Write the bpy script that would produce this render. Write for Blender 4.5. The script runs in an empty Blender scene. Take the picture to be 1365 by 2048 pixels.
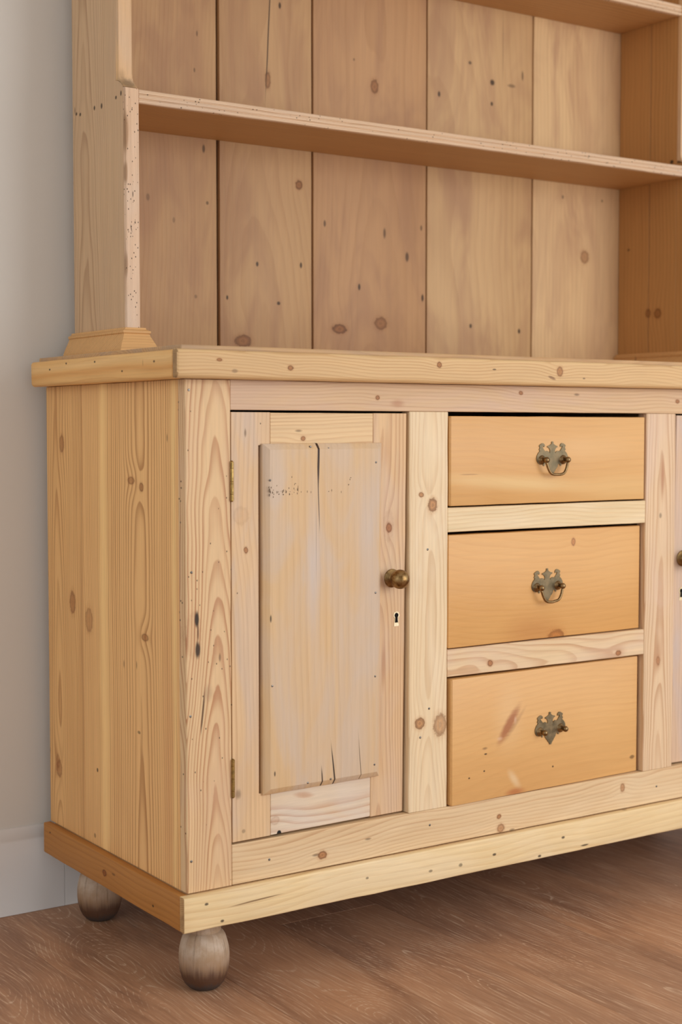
import bpy, bmesh, math, random
from mathutils import Matrix, Vector, noise as mnoise

# ------------------------------------------------------------------ camera, world, lights, exposure
sc = bpy.context.scene
col = sc.collection
cam_d = bpy.data.cameras.new('camera')
cam = bpy.data.objects.new('camera', cam_d); col.objects.link(cam); sc.camera = cam
cam_d.sensor_fit = 'HORIZONTAL'; cam_d.sensor_width = 24.0; cam_d.lens = 52.656
RIGHT = (0.828369, -0.560183, 0.000087); DOWN = (-0.030769, -0.045655, -0.998483); FWD = (0.559337, 0.827110, -0.055056)
cam.matrix_world = Matrix((
    (RIGHT[0], -DOWN[0], -FWD[0], -0.978318),
    (RIGHT[1], -DOWN[1], -FWD[1], -1.830444),
    (RIGHT[2], -DOWN[2], -FWD[2], 0.805760),
    (0, 0, 0, 1)))
cam_d.clip_start = 0.05
cam_d.dof.use_dof = True; cam_d.dof.focus_distance = 2.28; cam_d.dof.aperture_fstop = 4.0

w = bpy.data.worlds.new('world'); sc.world = w; w.use_nodes = True
bg = w.node_tree.nodes['Background']
bg.inputs[0].default_value = (0.93, 0.965, 1.0, 1); bg.inputs[1].default_value = 0.92

def area(name, loc, target, sx, sy, power, color):
    d = bpy.data.lights.new(name, 'AREA'); d.shape = 'RECTANGLE'; d.size = sx; d.size_y = sy
    d.energy = power; d.color = color
    o = bpy.data.objects.new(name, d); col.objects.link(o); o.location = loc
    o.rotation_euler = (Vector(target) - Vector(loc)).to_track_quat('-Z', 'Y').to_euler()
    return o
area('glazed_door_daylight', (1.8, -2.65, 1.1), (0.5, 0.2, 0.75), 1.9, 1.7, 52, (0.985, 0.985, 1.0))
area('left_fill_light', (-3.2, -1.6, 1.7), (0.0, 0.25, 0.9), 1.4, 1.5, 14, (0.93, 0.965, 1.0))  # fill lamp added on the left to brighten the side panel and wall

sc.view_settings.view_transform = 'Standard'; sc.view_settings.look = 'None'
sc.view_settings.exposure = -0.12; sc.view_settings.gamma = 1.0
sc.view_settings.use_curve_mapping = False
sc.cycles.use_denoising = True

random.seed(7)
W = 1.361          # dresser carcass width
Z0 = 0.1553        # top of the plinth above the floor
YB = 0.4767        # back boards of the rack
WALL = 0.512

# ------------------------------------------------------------------ material helpers
def lin(c):
    return tuple(((v / 255) / 12.92 if v / 255 <= 0.04045 else (((v / 255) + 0.055) / 1.055) ** 2.4) for v in c) + (1,)

class NT:
    def __init__(s, name):
        s.mat = bpy.data.materials.new(name); s.mat.use_nodes = True
        s.t = s.mat.node_tree; s.bsdf = s.t.nodes['Principled BSDF']
    def put(s, sock, v):
        if isinstance(v, bpy.types.NodeSocket): s.t.links.new(v, sock)
        elif v is not None: sock.default_value = v
    def m(s, op, a, b=None, c=None, clamp=False):
        n = s.t.nodes.new('ShaderNodeMath'); n.operation = op; n.use_clamp = clamp
        s.put(n.inputs[0], a); s.put(n.inputs[1], b); s.put(n.inputs[2], c)
        return n.outputs[0]
    def xyz(s, a, b, c):
        n = s.t.nodes.new('ShaderNodeCombineXYZ')
        for i, v in enumerate((a, b, c)): s.put(n.inputs[i], v)
        return n.outputs[0]
    def sep(s, v):
        n = s.t.nodes.new('ShaderNodeSeparateXYZ'); s.put(n.inputs[0], v); return n.outputs
    def obj(s):
        return s.t.nodes.new('ShaderNodeTexCoord').outputs['Object']
    def noise(s, vec, scale=1.0, detail=2.0, rough=0.5, dist=0.0, dim='3D', wv=None):
        n = s.t.nodes.new('ShaderNodeTexNoise'); n.noise_dimensions = dim
        if dim == '1D': s.put(n.inputs['W'], vec)
        else: s.put(n.inputs['Vector'], vec)
        s.put(n.inputs['Scale'], scale); s.put(n.inputs['Detail'], detail); s.put(n.inputs['Roughness'], rough); s.put(n.inputs['Distortion'], dist)
        return n.outputs[0]
    def step(s, v, lo, hi, a=0.0, b=1.0):
        n = s.t.nodes.new('ShaderNodeMapRange'); n.interpolation_type = 'SMOOTHSTEP'
        s.put(n.inputs[0], v); s.put(n.inputs[1], lo); s.put(n.inputs[2], hi); s.put(n.inputs[3], a); s.put(n.inputs[4], b)
        return n.outputs[0]
    def mix(s, f, a, b, mode='MIX'):
        n = s.t.nodes.new('ShaderNodeMix'); n.data_type = 'RGBA'; n.blend_type = mode
        s.put(n.inputs[0], f); s.put(n.inputs[6], a); s.put(n.inputs[7], b)
        return n.outputs[2]
    def bump(s, h, strength=0.3, dist=0.001):
        n = s.t.nodes.new('ShaderNodeBump'); s.put(n.inputs['Height'], h)
        n.inputs['Strength'].default_value = strength; n.inputs['Distance'].default_value = dist
        s.t.links.new(n.outputs[0], s.bsdf.inputs['Normal'])
    def out(s, color, rough, metal=0.0, spec=0.35):
        s.put(s.bsdf.inputs['Base Color'], color); s.put(s.bsdf.inputs['Roughness'], rough)
        s.put(s.bsdf.inputs['Metallic'], metal); s.put(s.bsdf.inputs['Specular IOR Level'], spec)
        return s.mat

# tuned colour gain per board material, multiplied into its finished colour
GAIN = {'pine_corner_stile': (.96, .99, 1.04), 'pine_drawer_front': (.93, .97, 1.07), 'pine_middle_stile': (.98, 1.03, 1.13), 'pine_raised_panel': (.93, 1.03, 1.16), 'pine_door_stile': (.97, 1.02, 1.08),
       'pine_door_stile_lock': (1.0, 1.10, 1.22), 'pine_door_rail': (.98, 1.07, 1.20), 'pine_bottom_rail': (.90, .93, 1.0), 'pine_top_rail': (.86, .88, .94), 'pine_drawer_rail': (.93, 1.0, 1.15),
       'pine_right_stile': (.96, 1.02, 1.08), 'pine_front_plinth': (.96, 1.02, 1.14), 'pine_top_nosing': (.84, .89, 1.04), 'pine_side_panel': (1.28, 1.30, 1.32), 'pine_side_nosing': (1.05, 1.05, 1.17),
       'pine_side_plinth': (.84, .82, .75), 'pine_back_board': (1.08, 1.13, 1.18), 'pine_back_board_d': (1.15, 1.22, 1.28), 'pine_back_board_e': (1.28, 1.38, 1.45), 'pine_rack_side': (.98, 1.06, 1.32),
       'pine_rack_side_inner': (1.3, 1.45, 1.4), 'pine_shelf': (1.14, 1.25, 1.22), 'pine_shelf_edge': (1.0, 1.04, 1.1)}
AX = {'X': 0, 'Y': 1, 'Z': 2}
seedn = [0]
def wood(name, grain, normal, light, dark, u0=0.0, n0=0.06, tilt=0.0, wob=0.02, dens=230, contrast=0.55,
         knots=(), spots=(), worm=0.0, tint=None, tint_amt=0.5, blot=0.5, rough=0.55, spec=0.3, streaks=(), bumpy=0.3, wscale=1.6, fibre=0.2, pits=0.008):
    """Softwood. u runs across the board, n into it, g along the grain (metres, object space).
    knots: (u, g, ru, rg); spots: (u, g, ru, rg, strength, sRGB colour or None, tilt, softness)."""
    seedn[0] += 1; sd = seedn[0] * 3.71
    t = NT(name); o = t.sep(t.obj())
    g = o[AX[grain]]; n = o[AX[normal]]; u = o[3 - AX[grain] - AX[normal]]
    # the pith wanders along the board
    na = t.noise(t.m('ADD', g, sd), wscale, 2.0, dim='1D'); nb = t.noise(t.m('ADD', g, sd + 40), wscale * 1.3, 2.0, dim='1D')
    cu = t.m('MULTIPLY_ADD', t.m('SUBTRACT', na, 0.5), wob * 2, u0)
    cn = t.m('ADD', t.m('MULTIPLY_ADD', g, tilt, n0), t.m('MULTIPLY', t.m('SUBTRACT', nb, 0.5), wob * 1.6))
    du = t.m('SUBTRACT', u, cu); dn = t.m('SUBTRACT', n, cn)
    dist = t.m('SQRT', t.m('ADD', t.m('MULTIPLY', du, du), t.m('MULTIPLY', dn, dn)))
    wig = t.noise(t.xyz(t.m('MULTIPLY', u, 24), t.m('MULTIPLY', n, 24), t.m('MULTIPLY_ADD', g, 5, sd)), 1.0, 2.0)
    dist = t.m('ADD', dist, t.m('MULTIPLY', t.m('SUBTRACT', wig, 0.5), 0.006))
    warp = t.m('SUBTRACT', wig, 0.5)
    col_knots = []
    kw = t.m('SUBTRACT', t.noise(t.xyz(u, n, t.m('ADD', g, sd)), 170, 2.0, 0.6), 0.5) if knots else None
    for k in knots:
        uk, gk, ru, rg = k[:4]; soft = k[4] if len(k) > 4 else 1.0
        a = t.m('DIVIDE', t.m('SUBTRACT', u, uk), ru); b = t.m('DIVIDE', t.m('SUBTRACT', g, gk), rg)
        a2 = t.m('MULTIPLY', a, a); b2 = t.m('MULTIPLY', b, b)
        d2 = t.m('ADD', a2, t.m('MULTIPLY', b2, 0.18))
        fld = t.m('EXPONENT', t.m('MULTIPLY', d2, -0.20))
        dist = t.m('MULTIPLY_ADD', fld, 0.75 * ru, dist)
        d = t.m('SQRT', t.m('ADD', a2, b2)); d = t.m('MULTIPLY_ADD', kw, 0.7, d)
        col_knots.append((d, soft))
    ring = t.m('MULTIPLY', dist, dens)
    s = t.m('FRACT', ring)
    wn = t.t.nodes.new('ShaderNodeTexWhiteNoise'); wn.noise_dimensions = '1D'; t.put(wn.inputs['W'], t.m('FLOOR', ring))
    late = t.m('MULTIPLY', t.m('POWER', t.step(s, 0.25, 0.9), 1.6), t.step(s, 0.92, 1.0, 1.0, 0.0))
    lo = t.noise(t.xyz(t.m('MULTIPLY', u, 11), t.m('MULTIPLY', n, 11), t.m('MULTIPLY_ADD', g, 2.4, sd)), 1.0, 3.0, 0.55)
    amp = t.m('MULTIPLY_ADD', wn.outputs[0], 0.7, 0.45)
    late = t.m('MULTIPLY', t.m('MULTIPLY', late, amp), t.step(lo, 0.25, 0.7, 0.55, 1.15))
    fib = t.noise(t.xyz(t.m('MULTIPLY', u, 230), t.m('MULTIPLY', n, 230), t.m('MULTIPLY_ADD', g, 6, sd)), 1.0, 4.0, 0.75)
    c = t.mix(t.m('MULTIPLY', late, contrast, clamp=True), lin(light), lin(dark))
    mid = tuple(0.55 * a + 0.45 * b for a, b in zip(light, dark))
    lo2 = t.noise(t.xyz(t.m('MULTIPLY', u, 5), t.m('MULTIPLY', n, 5), t.m('MULTIPLY_ADD', g, 1.3, sd + 9)), 1.0, 3.0, 0.6, 0.6)
    c = t.mix(t.m('MULTIPLY', t.step(lo2, 0.4, 0.72), blot), c, t.mix(0.55, c, lin(mid)))
    if tint:
        ft = t.noise(t.xyz(t.m('MULTIPLY', u, 14), t.m('MULTIPLY', n, 14), t.m('MULTIPLY_ADD', g, 4, sd + 21)), 1.0, 3.0, 0.6, 0.8)
        c = t.mix(t.m('MULTIPLY', t.step(ft, 0.38, 0.72), tint_amt), c, lin(tint))
    for (us, ws, scol, st) in streaks:
        e = t.m('DIVIDE', t.m('SUBTRACT', t.m('MULTIPLY_ADD', warp, 0.02, u), us), ws)
        c = t.mix(t.m('MULTIPLY', t.m('EXPONENT', t.m('MULTIPLY', t.m('MULTIPLY', e, e), -1.0)), st), c, lin(scol))
    f = t.m('MULTIPLY_ADD', t.m('SUBTRACT', fib, 0.5), fibre * 2, 1.0)
    mul = t.xyz(f, f, f)
    c = t.mix(1.0, c, mul, 'MULTIPLY')
    kd = (dark[0] * 0.60, dark[1] * 0.52, dark[2] * 0.44); kr = (dark[0] * 0.97, dark[1] * 0.86, dark[2] * 0.72)
    for d, soft in col_knots:
        rr = t.m('MULTIPLY_ADD', t.m('SINE', t.m('MULTIPLY', d, 11.0)), 0.5, 0.5)
        inner = t.mix(t.m('MULTIPLY', rr, 0.55), lin(kr), lin(kd))
        rim = t.m('MULTIPLY', t.step(d, 0.72, 0.95), t.step(d, 0.98, 1.25, 1.0, 0.0))
        c = t.mix(t.step(d, 0.8, 1.9, 0.45 * soft, 0.0), c, lin(kr))
        c = t.mix(t.step(d, 0.80, 1.18, 0.82 * soft, 0.0), c, inner)
        c = t.mix(t.m('MULTIPLY', rim, 0.7 * soft), c, lin(kd))
    for sp in spots:
        us, gs, ru, rg = sp[:4]; st = sp[4] if len(sp) > 4 else 0.85
        sc_ = sp[5] if len(sp) > 5 and sp[5] else (48, 32, 20); tl = sp[6] if len(sp) > 6 else 0.0; sf = sp[7] if len(sp) > 7 else 0.45
        uu = t.m('SUBTRACT', u, us); gg = t.m('SUBTRACT', g, gs)
        if tl: uu = t.m('MULTIPLY_ADD', gg, tl, uu)
        a = t.m('DIVIDE', t.m('MULTIPLY_ADD', warp, 0.004 if rg > 8 * ru else 0.0, uu), ru); b = t.m('DIVIDE', gg, rg)
        d = t.m('MULTIPLY_ADD', t.m('SUBTRACT', fib, 0.5), 0.5, t.m('SQRT', t.m('ADD', t.m('MULTIPLY', a, a), t.m('MULTIPLY', b, b))))
        c = t.mix(t.step(d, 1.0 - sf, 1.0 + sf * 0.6, st, 0.0), c, lin(sc_))
    h = t.m('MULTIPLY_ADD', late, -0.5, t.m('MULTIPLY', fib, 0.6))
    if worm:
        v = t.t.nodes.new('ShaderNodeTexVoronoi'); v.voronoi_dimensions = '3D'
        t.put(v.inputs['Vector'], t.xyz(t.m('MULTIPLY', u, 230), t.m('MULTIPLY', n, 120), t.m('MULTIPLY_ADD', g, 150, sd))); v.inputs['Scale'].default_value = 1.0
        rnd = t.sep(v.outputs['Color'])[0]
        hole = t.m('MULTIPLY', t.step(v.outputs['Distance'], 0.14, 0.24, 1.0, 0.0), t.m('LESS_THAN', rnd, t.m('MULTIPLY', t.step(lo, 0.35, 0.65), worm)))
        c = t.mix(t.m('MULTIPLY', hole, 0.85), c, lin((45, 30, 20)))
        h = t.m('MULTIPLY_ADD', hole, -2.0, h)
    if pits:   # short dents and dirty nicks along the grain
        v = t.t.nodes.new('ShaderNodeTexVoronoi'); v.voronoi_dimensions = '3D'
        t.put(v.inputs['Vector'], t.xyz(t.m('MULTIPLY_ADD', warp, 0.6, t.m('MULTIPLY', u, 75)), t.m('MULTIPLY', n, 20), t.m('MULTIPLY_ADD', g, 24, sd))); v.inputs['Scale'].default_value = 1.0
        rnd = t.sep(v.outputs['Color'])[1]
        hole = t.m('MULTIPLY', t.step(v.outputs['Distance'], 0.05, 0.2, 1.0, 0.0), t.m('LESS_THAN', rnd, pits))
        c = t.mix(t.m('MULTIPLY', hole, 0.6), c, lin((92, 66, 42)))
        h = t.m('MULTIPLY_ADD', hole, -1.5, h)
    key = max((k for k in GAIN if name.startswith(k)), key=len, default=None)
    if key: c = t.mix(1.0, c, GAIN[key] + (1,), 'MULTIPLY')
    t.bump(h, bumpy, 0.0012)
    return t.out(c, t.m('MULTIPLY_ADD', fib, 0.12, rough - 0.06), 0.0, spec)

def metal(name, c1, c2, rough, scale=120, metallic=1.0):
    t = NT(name); v = t.obj()
    f = t.step(t.noise(v, scale, 4.0, 0.6), 0.35, 0.65)
    t.bump(t.noise(v, scale * 2, 3.0), 0.15, 0.0005)
    return t.out(t.mix(f, lin(c1), lin(c2)), t.m('MULTIPLY_ADD', f, 0.15, rough), metallic, 0.5)

def plain(name, c, rough=0.8, scale=0.0):
    t = NT(name)
    cc = lin(c)
    if scale:
        f = t.noise(t.obj(), scale, 3.0)
        cc = t.mix(t.m('MULTIPLY', f, 0.25), cc, lin(tuple(v * 0.93 for v in c)))
        t.bump(t.noise(t.obj(), 700, 2.0), 0.06, 0.0005)
    return t.out(cc, rough, 0.0, 0.25)

# ------------------------------------------------------------------ mesh helpers
def link(name, me, mat, parent, smooth=35):
    me.materials.append(mat)
    me.polygons.foreach_set('use_smooth', [True] * len(me.polygons)); me.set_sharp_from_angle(angle=math.radians(smooth))
    o = bpy.data.objects.new(name, me); col.objects.link(o); o.parent = parent
    return o

def empty(name, loc=(0, 0, 0), parent=None):
    o = bpy.data.objects.new(name, None); col.objects.link(o); o.location = loc; o.parent = parent
    o.empty_display_size = 0.05
    return o

def chamfer(a0, a1, b0, b1, r, seg=1):
    if not isinstance(r, (tuple, list)): r = (r,) * 4
    pts = []
    for (cx, cy, sx, sy, st, rr) in ((a0, b0, 1, 1, math.pi, r[0]), (a1, b0, -1, 1, 1.5 * math.pi, r[1]), (a1, b1, -1, -1, 0, r[2]), (a0, b1, 1, -1, 0.5 * math.pi, r[3])):
        for k in range(seg + 1):
            an = st + 0.5 * math.pi * k / seg
            pts.append((cx + sx * rr + rr * math.cos(an), cy + sy * rr + rr * math.sin(an)))
    return pts

def prism(name, prof, axis, t0, t1, mat, parent, end=0.0008, nseg=1, jit=0.0, warp=None, smooth=35, endr=1):
    """profile (a, b) extruded along an axis, with eased ends, optional hand-worn unevenness and a warp(x,y,z)."""
    ca = sum(p[0] for p in prof) / len(prof); cb = sum(p[1] for p in prof) / len(prof)
    rings = []
    for k in range(endr + 1):
        an = 0.5 * math.pi * k / endr if endr else 0
        rings.append((t0 + end * (1 - math.sin(an)), end * (1 - math.cos(an)) if endr > 1 else end * (1 - k)))
    rings = [(t0, end)] + [(t0 + end, 0.0)] if endr == 1 else [(t0 + end * (1 - math.cos(0.5 * math.pi * k / endr)), end * (1 - math.sin(0.5 * math.pi * k / endr))) for k in range(endr + 1)]
    mids = [(t0 + end + (t1 - t0 - 2 * end) * k / nseg, 0.0) for k in range(1, nseg)]
    rings = rings + mids + [(t0 + t1 - t, i) for t, i in reversed(rings)]
    verts = []
    for t, ins in rings:
        for (a, b) in prof:
            da, db = ca - a, cb - b
            aa = a + (math.copysign(min(ins, abs(da)), da)); bb = b + (math.copysign(min(ins, abs(db)), db))
            if jit:
                aa += jit * mnoise.noise((t * 18 + 3, a * 90, b * 90 + 7)); bb += jit * mnoise.noise((t * 18 + 31, a * 90 + 5, b * 90))
            p = (t, aa, bb) if axis == 'X' else (aa, t, bb) if axis == 'Y' else (aa, bb, t)
            verts.append(warp(*p) if warp else p)
    n = len(prof); faces = []
    for k in range(len(rings) - 1):
        for i in range(n):
            j = (i + 1) % n
            faces.append((k * n + i, k * n + j, (k + 1) * n + j, (k + 1) * n + i))
    faces.append(tuple(range(n))); faces.append(tuple((len(rings) - 1) * n + i for i in range(n)))
    return mesh(name, verts, faces, mat, parent, smooth)

def mesh(name, verts, faces, mat, parent, smooth=35):
    me = bpy.data.meshes.new(name); me.from_pydata(verts, [], faces)
    bm = bmesh.new(); bm.from_mesh(me); bmesh.ops.recalc_face_normals(bm, faces=bm.faces); bm.to_mesh(me); bm.free()
    return link(name, me, mat, parent, smooth)

def board(name, x0, x1, y0, y1, z0, z1, mat, parent, axis='Z', r=0.0009, jit=0.0003, nseg=24, warp=None, end=0.0008, seg=1):
    prof = chamfer(*((y0, y1, z0, z1) if axis == 'X' else (x0, x1, z0, z1) if axis == 'Y' else (x0, x1, y0, y1)), r, seg)
    t0, t1 = (x0, x1) if axis == 'X' else (y0, y1) if axis == 'Y' else (z0, z1)
    return prism(name, prof, axis, t0, t1, mat, parent, end, nseg, jit, warp)

def lathe(name, prof, axis_o, axis_d, mat, parent, seg=32, warp=None, jit=0.0):
    d = Vector(axis_d).normalized(); a = d.orthogonal().normalized(); b = d.cross(a); o = Vector(axis_o)
    verts, faces = [], []
    for (r, h) in prof:
        for k in range(seg):
            an = 2 * math.pi * k / seg
            rr = r * (1 + jit * mnoise.noise((math.cos(an) * 1.3, math.sin(an) * 1.3, h * 30)))
            p = o + d * h + (a * math.cos(an) + b * math.sin(an)) * rr
            verts.append(warp(*p) if warp else tuple(p))
    for i in range(len(prof) - 1):
        for k in range(seg):
            j = (k + 1) % seg
            faces.append((i * seg + k, i * seg + j, (i + 1) * seg + j, (i + 1) * seg + k))
    faces.append(tuple(range(seg))); faces.append(tuple((len(prof) - 1) * seg + k for k in range(seg)))
    return mesh(name, verts, faces, mat, parent, 50)

def tube(name, pts, rad, mat, parent, seg=10, warp=None):
    verts, faces = [], []
    P = [Vector(p) for p in pts]
    up = None
    for i, p in enumerate(P):
        t = (P[min(i + 1, len(P) - 1)] - P[max(i - 1, 0)]).normalized()
        a = t.orthogonal().normalized() if up is None else (up - t * up.dot(t)).normalized()
        up = a; b = t.cross(a); r = rad[i] if isinstance(rad, (list, tuple)) else rad
        for k in range(seg):
            an = 2 * math.pi * k / seg
            q = p + (a * math.cos(an) + b * math.sin(an)) * r
            verts.append(warp(*q) if warp else tuple(q))
    for i in range(len(P) - 1):
        for k in range(seg):
            j = (k + 1) % seg
            faces.append((i * seg + k, i * seg + j, (i + 1) * seg + j, (i + 1) * seg + k))
    faces.append(tuple(range(seg))); faces.append(tuple((len(P) - 1) * seg + k for k in range(seg)))
    return mesh(name, verts, faces, mat, parent, 60)

def end_grain(o, mat):
    o.data.materials.append(mat)
    for p in o.data.polygons:
        if abs(p.normal.x) > 0.6: p.material_index = 1
    return o

def tag(o, label=None, cat=None, group=None, kind=None):
    for k, v in (('label', label), ('category', cat), ('group', group), ('kind', kind)):
        if v: o[k] = v
    return o

# ------------------------------------------------------------------ the room: floor, wall, baseboard
def oak():
    t = NT('limed_oak_floor'); o = t.sep(t.obj())
    oi = t.t.nodes.new('ShaderNodeObjectInfo'); rnd = oi.outputs['Random']
    u, g = o[0], o[1]; off = t.m('MULTIPLY', rnd, 37.0); gg = t.m('ADD', g, off)
    na = t.noise(gg, 1.1, 2.0, dim='1D'); nb = t.noise(t.m('ADD', gg, 50), 1.7, 3.0, dim='1D')
    cu = t.m('MULTIPLY', t.m('SUBTRACT', na, 0.5), 0.16)
    cn = t.m('MULTIPLY_ADD', t.m('SUBTRACT', nb, 0.5), 0.17, 0.02)
    du = t.m('SUBTRACT', u, cu)
    dist = t.m('SQRT', t.m('ADD', t.m('MULTIPLY', du, du), t.m('MULTIPLY', cn, cn)))
    wig = t.noise(t.xyz(t.m('MULTIPLY', u, 30), off, t.m('MULTIPLY', g, 9)), 1.0, 3.0)
    dist = t.m('MULTIPLY_ADD', wig, 0.008, dist)
    ring = t.m('MULTIPLY', dist, 150); s = t.m('FRACT', ring)
    line = t.m('MULTIPLY', t.step(s, 0.72, 0.9), t.step(s, 0.92, 1.0, 1.0, 0.0))
    pore = t.noise(t.xyz(t.m('MULTIPLY_ADD', dist, 60.0, t.m('MULTIPLY', u, 260)), off, t.m('MULTIPLY', g, 9)), 1.0, 4.0, 0.72)
    porem = t.step(pore, 0.53, 0.68)
    lo = t.noise(t.xyz(t.m('MULTIPLY', u, 8), off, t.m('MULTIPLY', g, 2.2)), 1.0, 4.0, 0.6, 0.8)
    c = t.mix(t.step(lo, 0.3, 0.7), lin((146, 106, 80)), lin((190, 142, 106)))
    c = t.mix(t.m('MULTIPLY', rnd, 0.35), c, lin((158, 122, 98)))
    br = t.m('MULTIPLY', t.m('MULTIPLY', line, t.step(pore, 0.42, 0.62)), t.step(wig, 0.28, 0.55))
    c = t.mix(t.m('MULTIPLY', br, 0.85), c, lin((222, 192, 162)))
    c = t.mix(t.m('MULTIPLY', porem, 0.46), c, lin((216, 184, 154)))
    c = t.mix(t.m('MULTIPLY', t.step(pore, 0.34, 0.48, 1.0, 0.0), 0.25), c, lin((96, 64, 44)))
    t.bump(t.m('ADD', t.m('MULTIPLY', pore, -0.6), t.m('MULTIPLY', line, -0.3)), 0.18, 0.001)
    return t.out(c, t.m('MULTIPLY_ADD', pore, 0.14, 0.42), 0.0, 0.4)
M_OAK = oak()
M_WALL = plain('wall_paint', (224, 219, 209), 0.85, 3.0)
M_SKIRT = plain('skirting_paint', (230, 227, 222), 0.5, 4.0)
M_DARK = plain('dark_void', (20, 15, 11), 0.95)

fl = board('floor', -2.6, 3.6, -3.4, WALL + 0.1, -0.06, -0.0155, plain('subfloor', (70, 52, 40), 0.9), None, 'Y', jit=0, nseg=1)
tag(fl, kind='structure')
PW = 0.192; PLEN = 2.6
me_plank = None
edge0 = 0.477
k0 = -16
for k in range(k0, 17):
    xc = edge0 + (k + 0.5) * PW
    if xc < -2.5 or xc > 3.5: continue
    offs = 0.212 if k == -1 else -1.5 - ((k * 0.618) % 1.0) * 0.55
    y = offs - PLEN * 3
    while y < WALL:
        y0, y1 = y, y + PLEN
        y = y1
        if y1 < -3.4 or y0 > WALL: continue
        cy = 0.5 * (y0 + y1)
        if me_plank is None:
            po = prism('floor_plank', chamfer(-PW / 2 + 0.00012, PW / 2 - 0.00012, -0.015, 0.0, (0.0003, 0.0003, 0.0004, 0.0004)), 'Y', -PLEN / 2 + 0.0002, PLEN / 2 - 0.0002, M_OAK, fl, end=0.0005)
            me_plank = po.data
        else:
            po = bpy.data.objects.new('floor_plank', me_plank); col.objects.link(po); po.parent = fl
        # boards against the wall run on under the skirting
        po.location = (xc, cy, 0)

wb = board('wall_back', -2.6, 3.6, WALL, WALL + 0.12, -0.01, 2.6195, M_WALL, None, 'X', jit=0, nseg=1, r=0.0005)
tag(wb, kind='structure')
cl = board('ceiling', -2.6, 3.6, -3.4, WALL + 0.12, 2.62, 2.70, plain('ceiling_paint', (232, 230, 226), 0.9), None, 'X', jit=0, nseg=1)
tag(cl, kind='structure')
bb = empty('baseboard_back', (0, WALL, 0)); tag(bb, kind='structure')
bprof = [(WALL - 0.012, 0.0005), (WALL - 0.012, 0.122), (WALL - 0.0105, 0.126), (WALL - 0.003, 0.1435), (WALL - 0.0005, 0.1446), (WALL - 0.0005, 0.0005)]
for x0, x1 in ((-2.6, 0.0325), (0.0331, 3.6)):
    o = prism('board', bprof, 'X', x0, x1, M_SKIRT, None, end=0.0003)
    o.parent = bb; o.matrix_parent_inverse = Matrix.Translation((0, -WALL, 0))

# ------------------------------------------------------------------ wood stock
GREY = (196, 178, 164); PALE = (243, 216, 172); RED = (176, 116, 74)
STILE_L, STILE_D = (229, 192, 142), (184, 128, 82)
SIDE_L, SIDE_D = (216, 170, 112), (150, 98, 52)
DRW_L, DRW_D = (226, 172, 102), (203, 142, 76)
BK_L, BK_D = (186, 145, 101), (150, 106, 68)
m_side = [wood('pine_side_panel', 'Z', 'X', SIDE_L, SIDE_D, u0=0.14, n0=0.035, tilt=0.012, wob=0.006, dens=170, contrast=0.75,
               knots=[(0.1689, 0.7306, .0105, .0052, .55), (0.1353, 0.7218, .006, .006, .7), (0.3208, 0.508, 0.012, 0.018, .4), (0.1269, 0.5029, .010, .005, .6)],
               spots=[(0.2943, 0.2757, .003, .0035), (0.1487, 0.3594, .005, .0025, .6), (0.3058, 0.1697, .004, .004, .5), (0.055, 0.33, .02, .2, .25, RED, 0, .8)],
               streaks=[(0.265, 0.013, (232, 192, 128), .75), (0.035, 0.006, (232, 196, 132), .6)], wscale=0.9),
          wood('pine_side_panel_rear', 'Z', 'X', (212, 166, 108), (146, 92, 48), u0=0.44, n0=0.01, tilt=0.03, wob=0.006, dens=190, contrast=0.65,
               knots=[(0.4189, 0.7831, .008, .0129, .5), (0.3829, 0.5295, .010, .0165, .55), (0.442, 0.2501, .010, .013, .5), (0.447, 0.262, .006, .011, .35)],
               streaks=[(0.347, 0.006, (150, 104, 62), .35)])]
m_stileL = wood('pine_corner_stile', 'Z', 'Y', STILE_L, (176, 112, 68), u0=0.047, n0=0.008, tilt=0.055, wob=0.006, dens=270, contrast=0.85, wscale=3.2,
                knots=[(0.012, 0.52, .011, .03, .12)],
                spots=[(0.017, 0.5415, 0.0036, 0.0115, .95, (38, 28, 20)), (0.0184, 0.4986, 0.0042, 0.0122, .92, (44, 30, 20)), (0.0185, 0.5231, 0.0014, 0.0122, .8, (90, 50, 28)),
                       (0.025, 0.4099, 0.0016, 0.0300, .85, (82, 56, 34), -0.10), (0.0345, 0.436, .008, .012, .35, (150, 120, 92), 0, .8)], worm=0.10, tint=(222, 184, 150), tint_amt=.35)
m_stileLs = m_stileL
m_stileM = wood('pine_middle_stile', 'Z', 'Y', (235, 205, 158), (200, 156, 108), u0=0.425, n0=0.022, tilt=0.012, wob=0.006, dens=230, contrast=0.55,
                knots=[(0.408, 0.7058, 0.0042, 0.0036), (0.4303, 0.6895, 0.0078, 0.0098), (0.4064, 0.3521, 0.0085, 0.008), (0.4461, 0.3457, 0.0115, 0.0160, .7)], tint=(238, 214, 176), tint_amt=.5)
m_stileR = wood('pine_right_stile', 'Z', 'Y', (228, 192, 150), (190, 138, 96), u0=0.928, n0=0.012, tilt=0.028, wob=0.006, dens=240, contrast=0.7,
                knots=[(0.9247, 0.4051, 0.004, 0.0075, .6)], spots=[(0.9304, 0.7203, 0.0040, 0.036, .6, (172, 108, 72), 0, .7), (0.9263, 0.6573, .003, .005, .5)], tint=(222, 188, 164), tint_amt=.55)
m_railT = wood('pine_top_rail', 'X', 'Y', (231, 194, 146), (196, 146, 100), u0=0.79, n0=0.05, tilt=0.02, dens=260, contrast=0.55,
               knots=[(0.853, 0.3259, .003, .0034), (0.864, 0.6077, 0.0028, 0.004), (0.8542, 0.9649, .003, .0045)], spots=[(0.8449, 0.363, 0.006, 0.0125, .45, (178, 108, 66), 0, .8)], tint=(220, 184, 158), tint_amt=.55)
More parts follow.
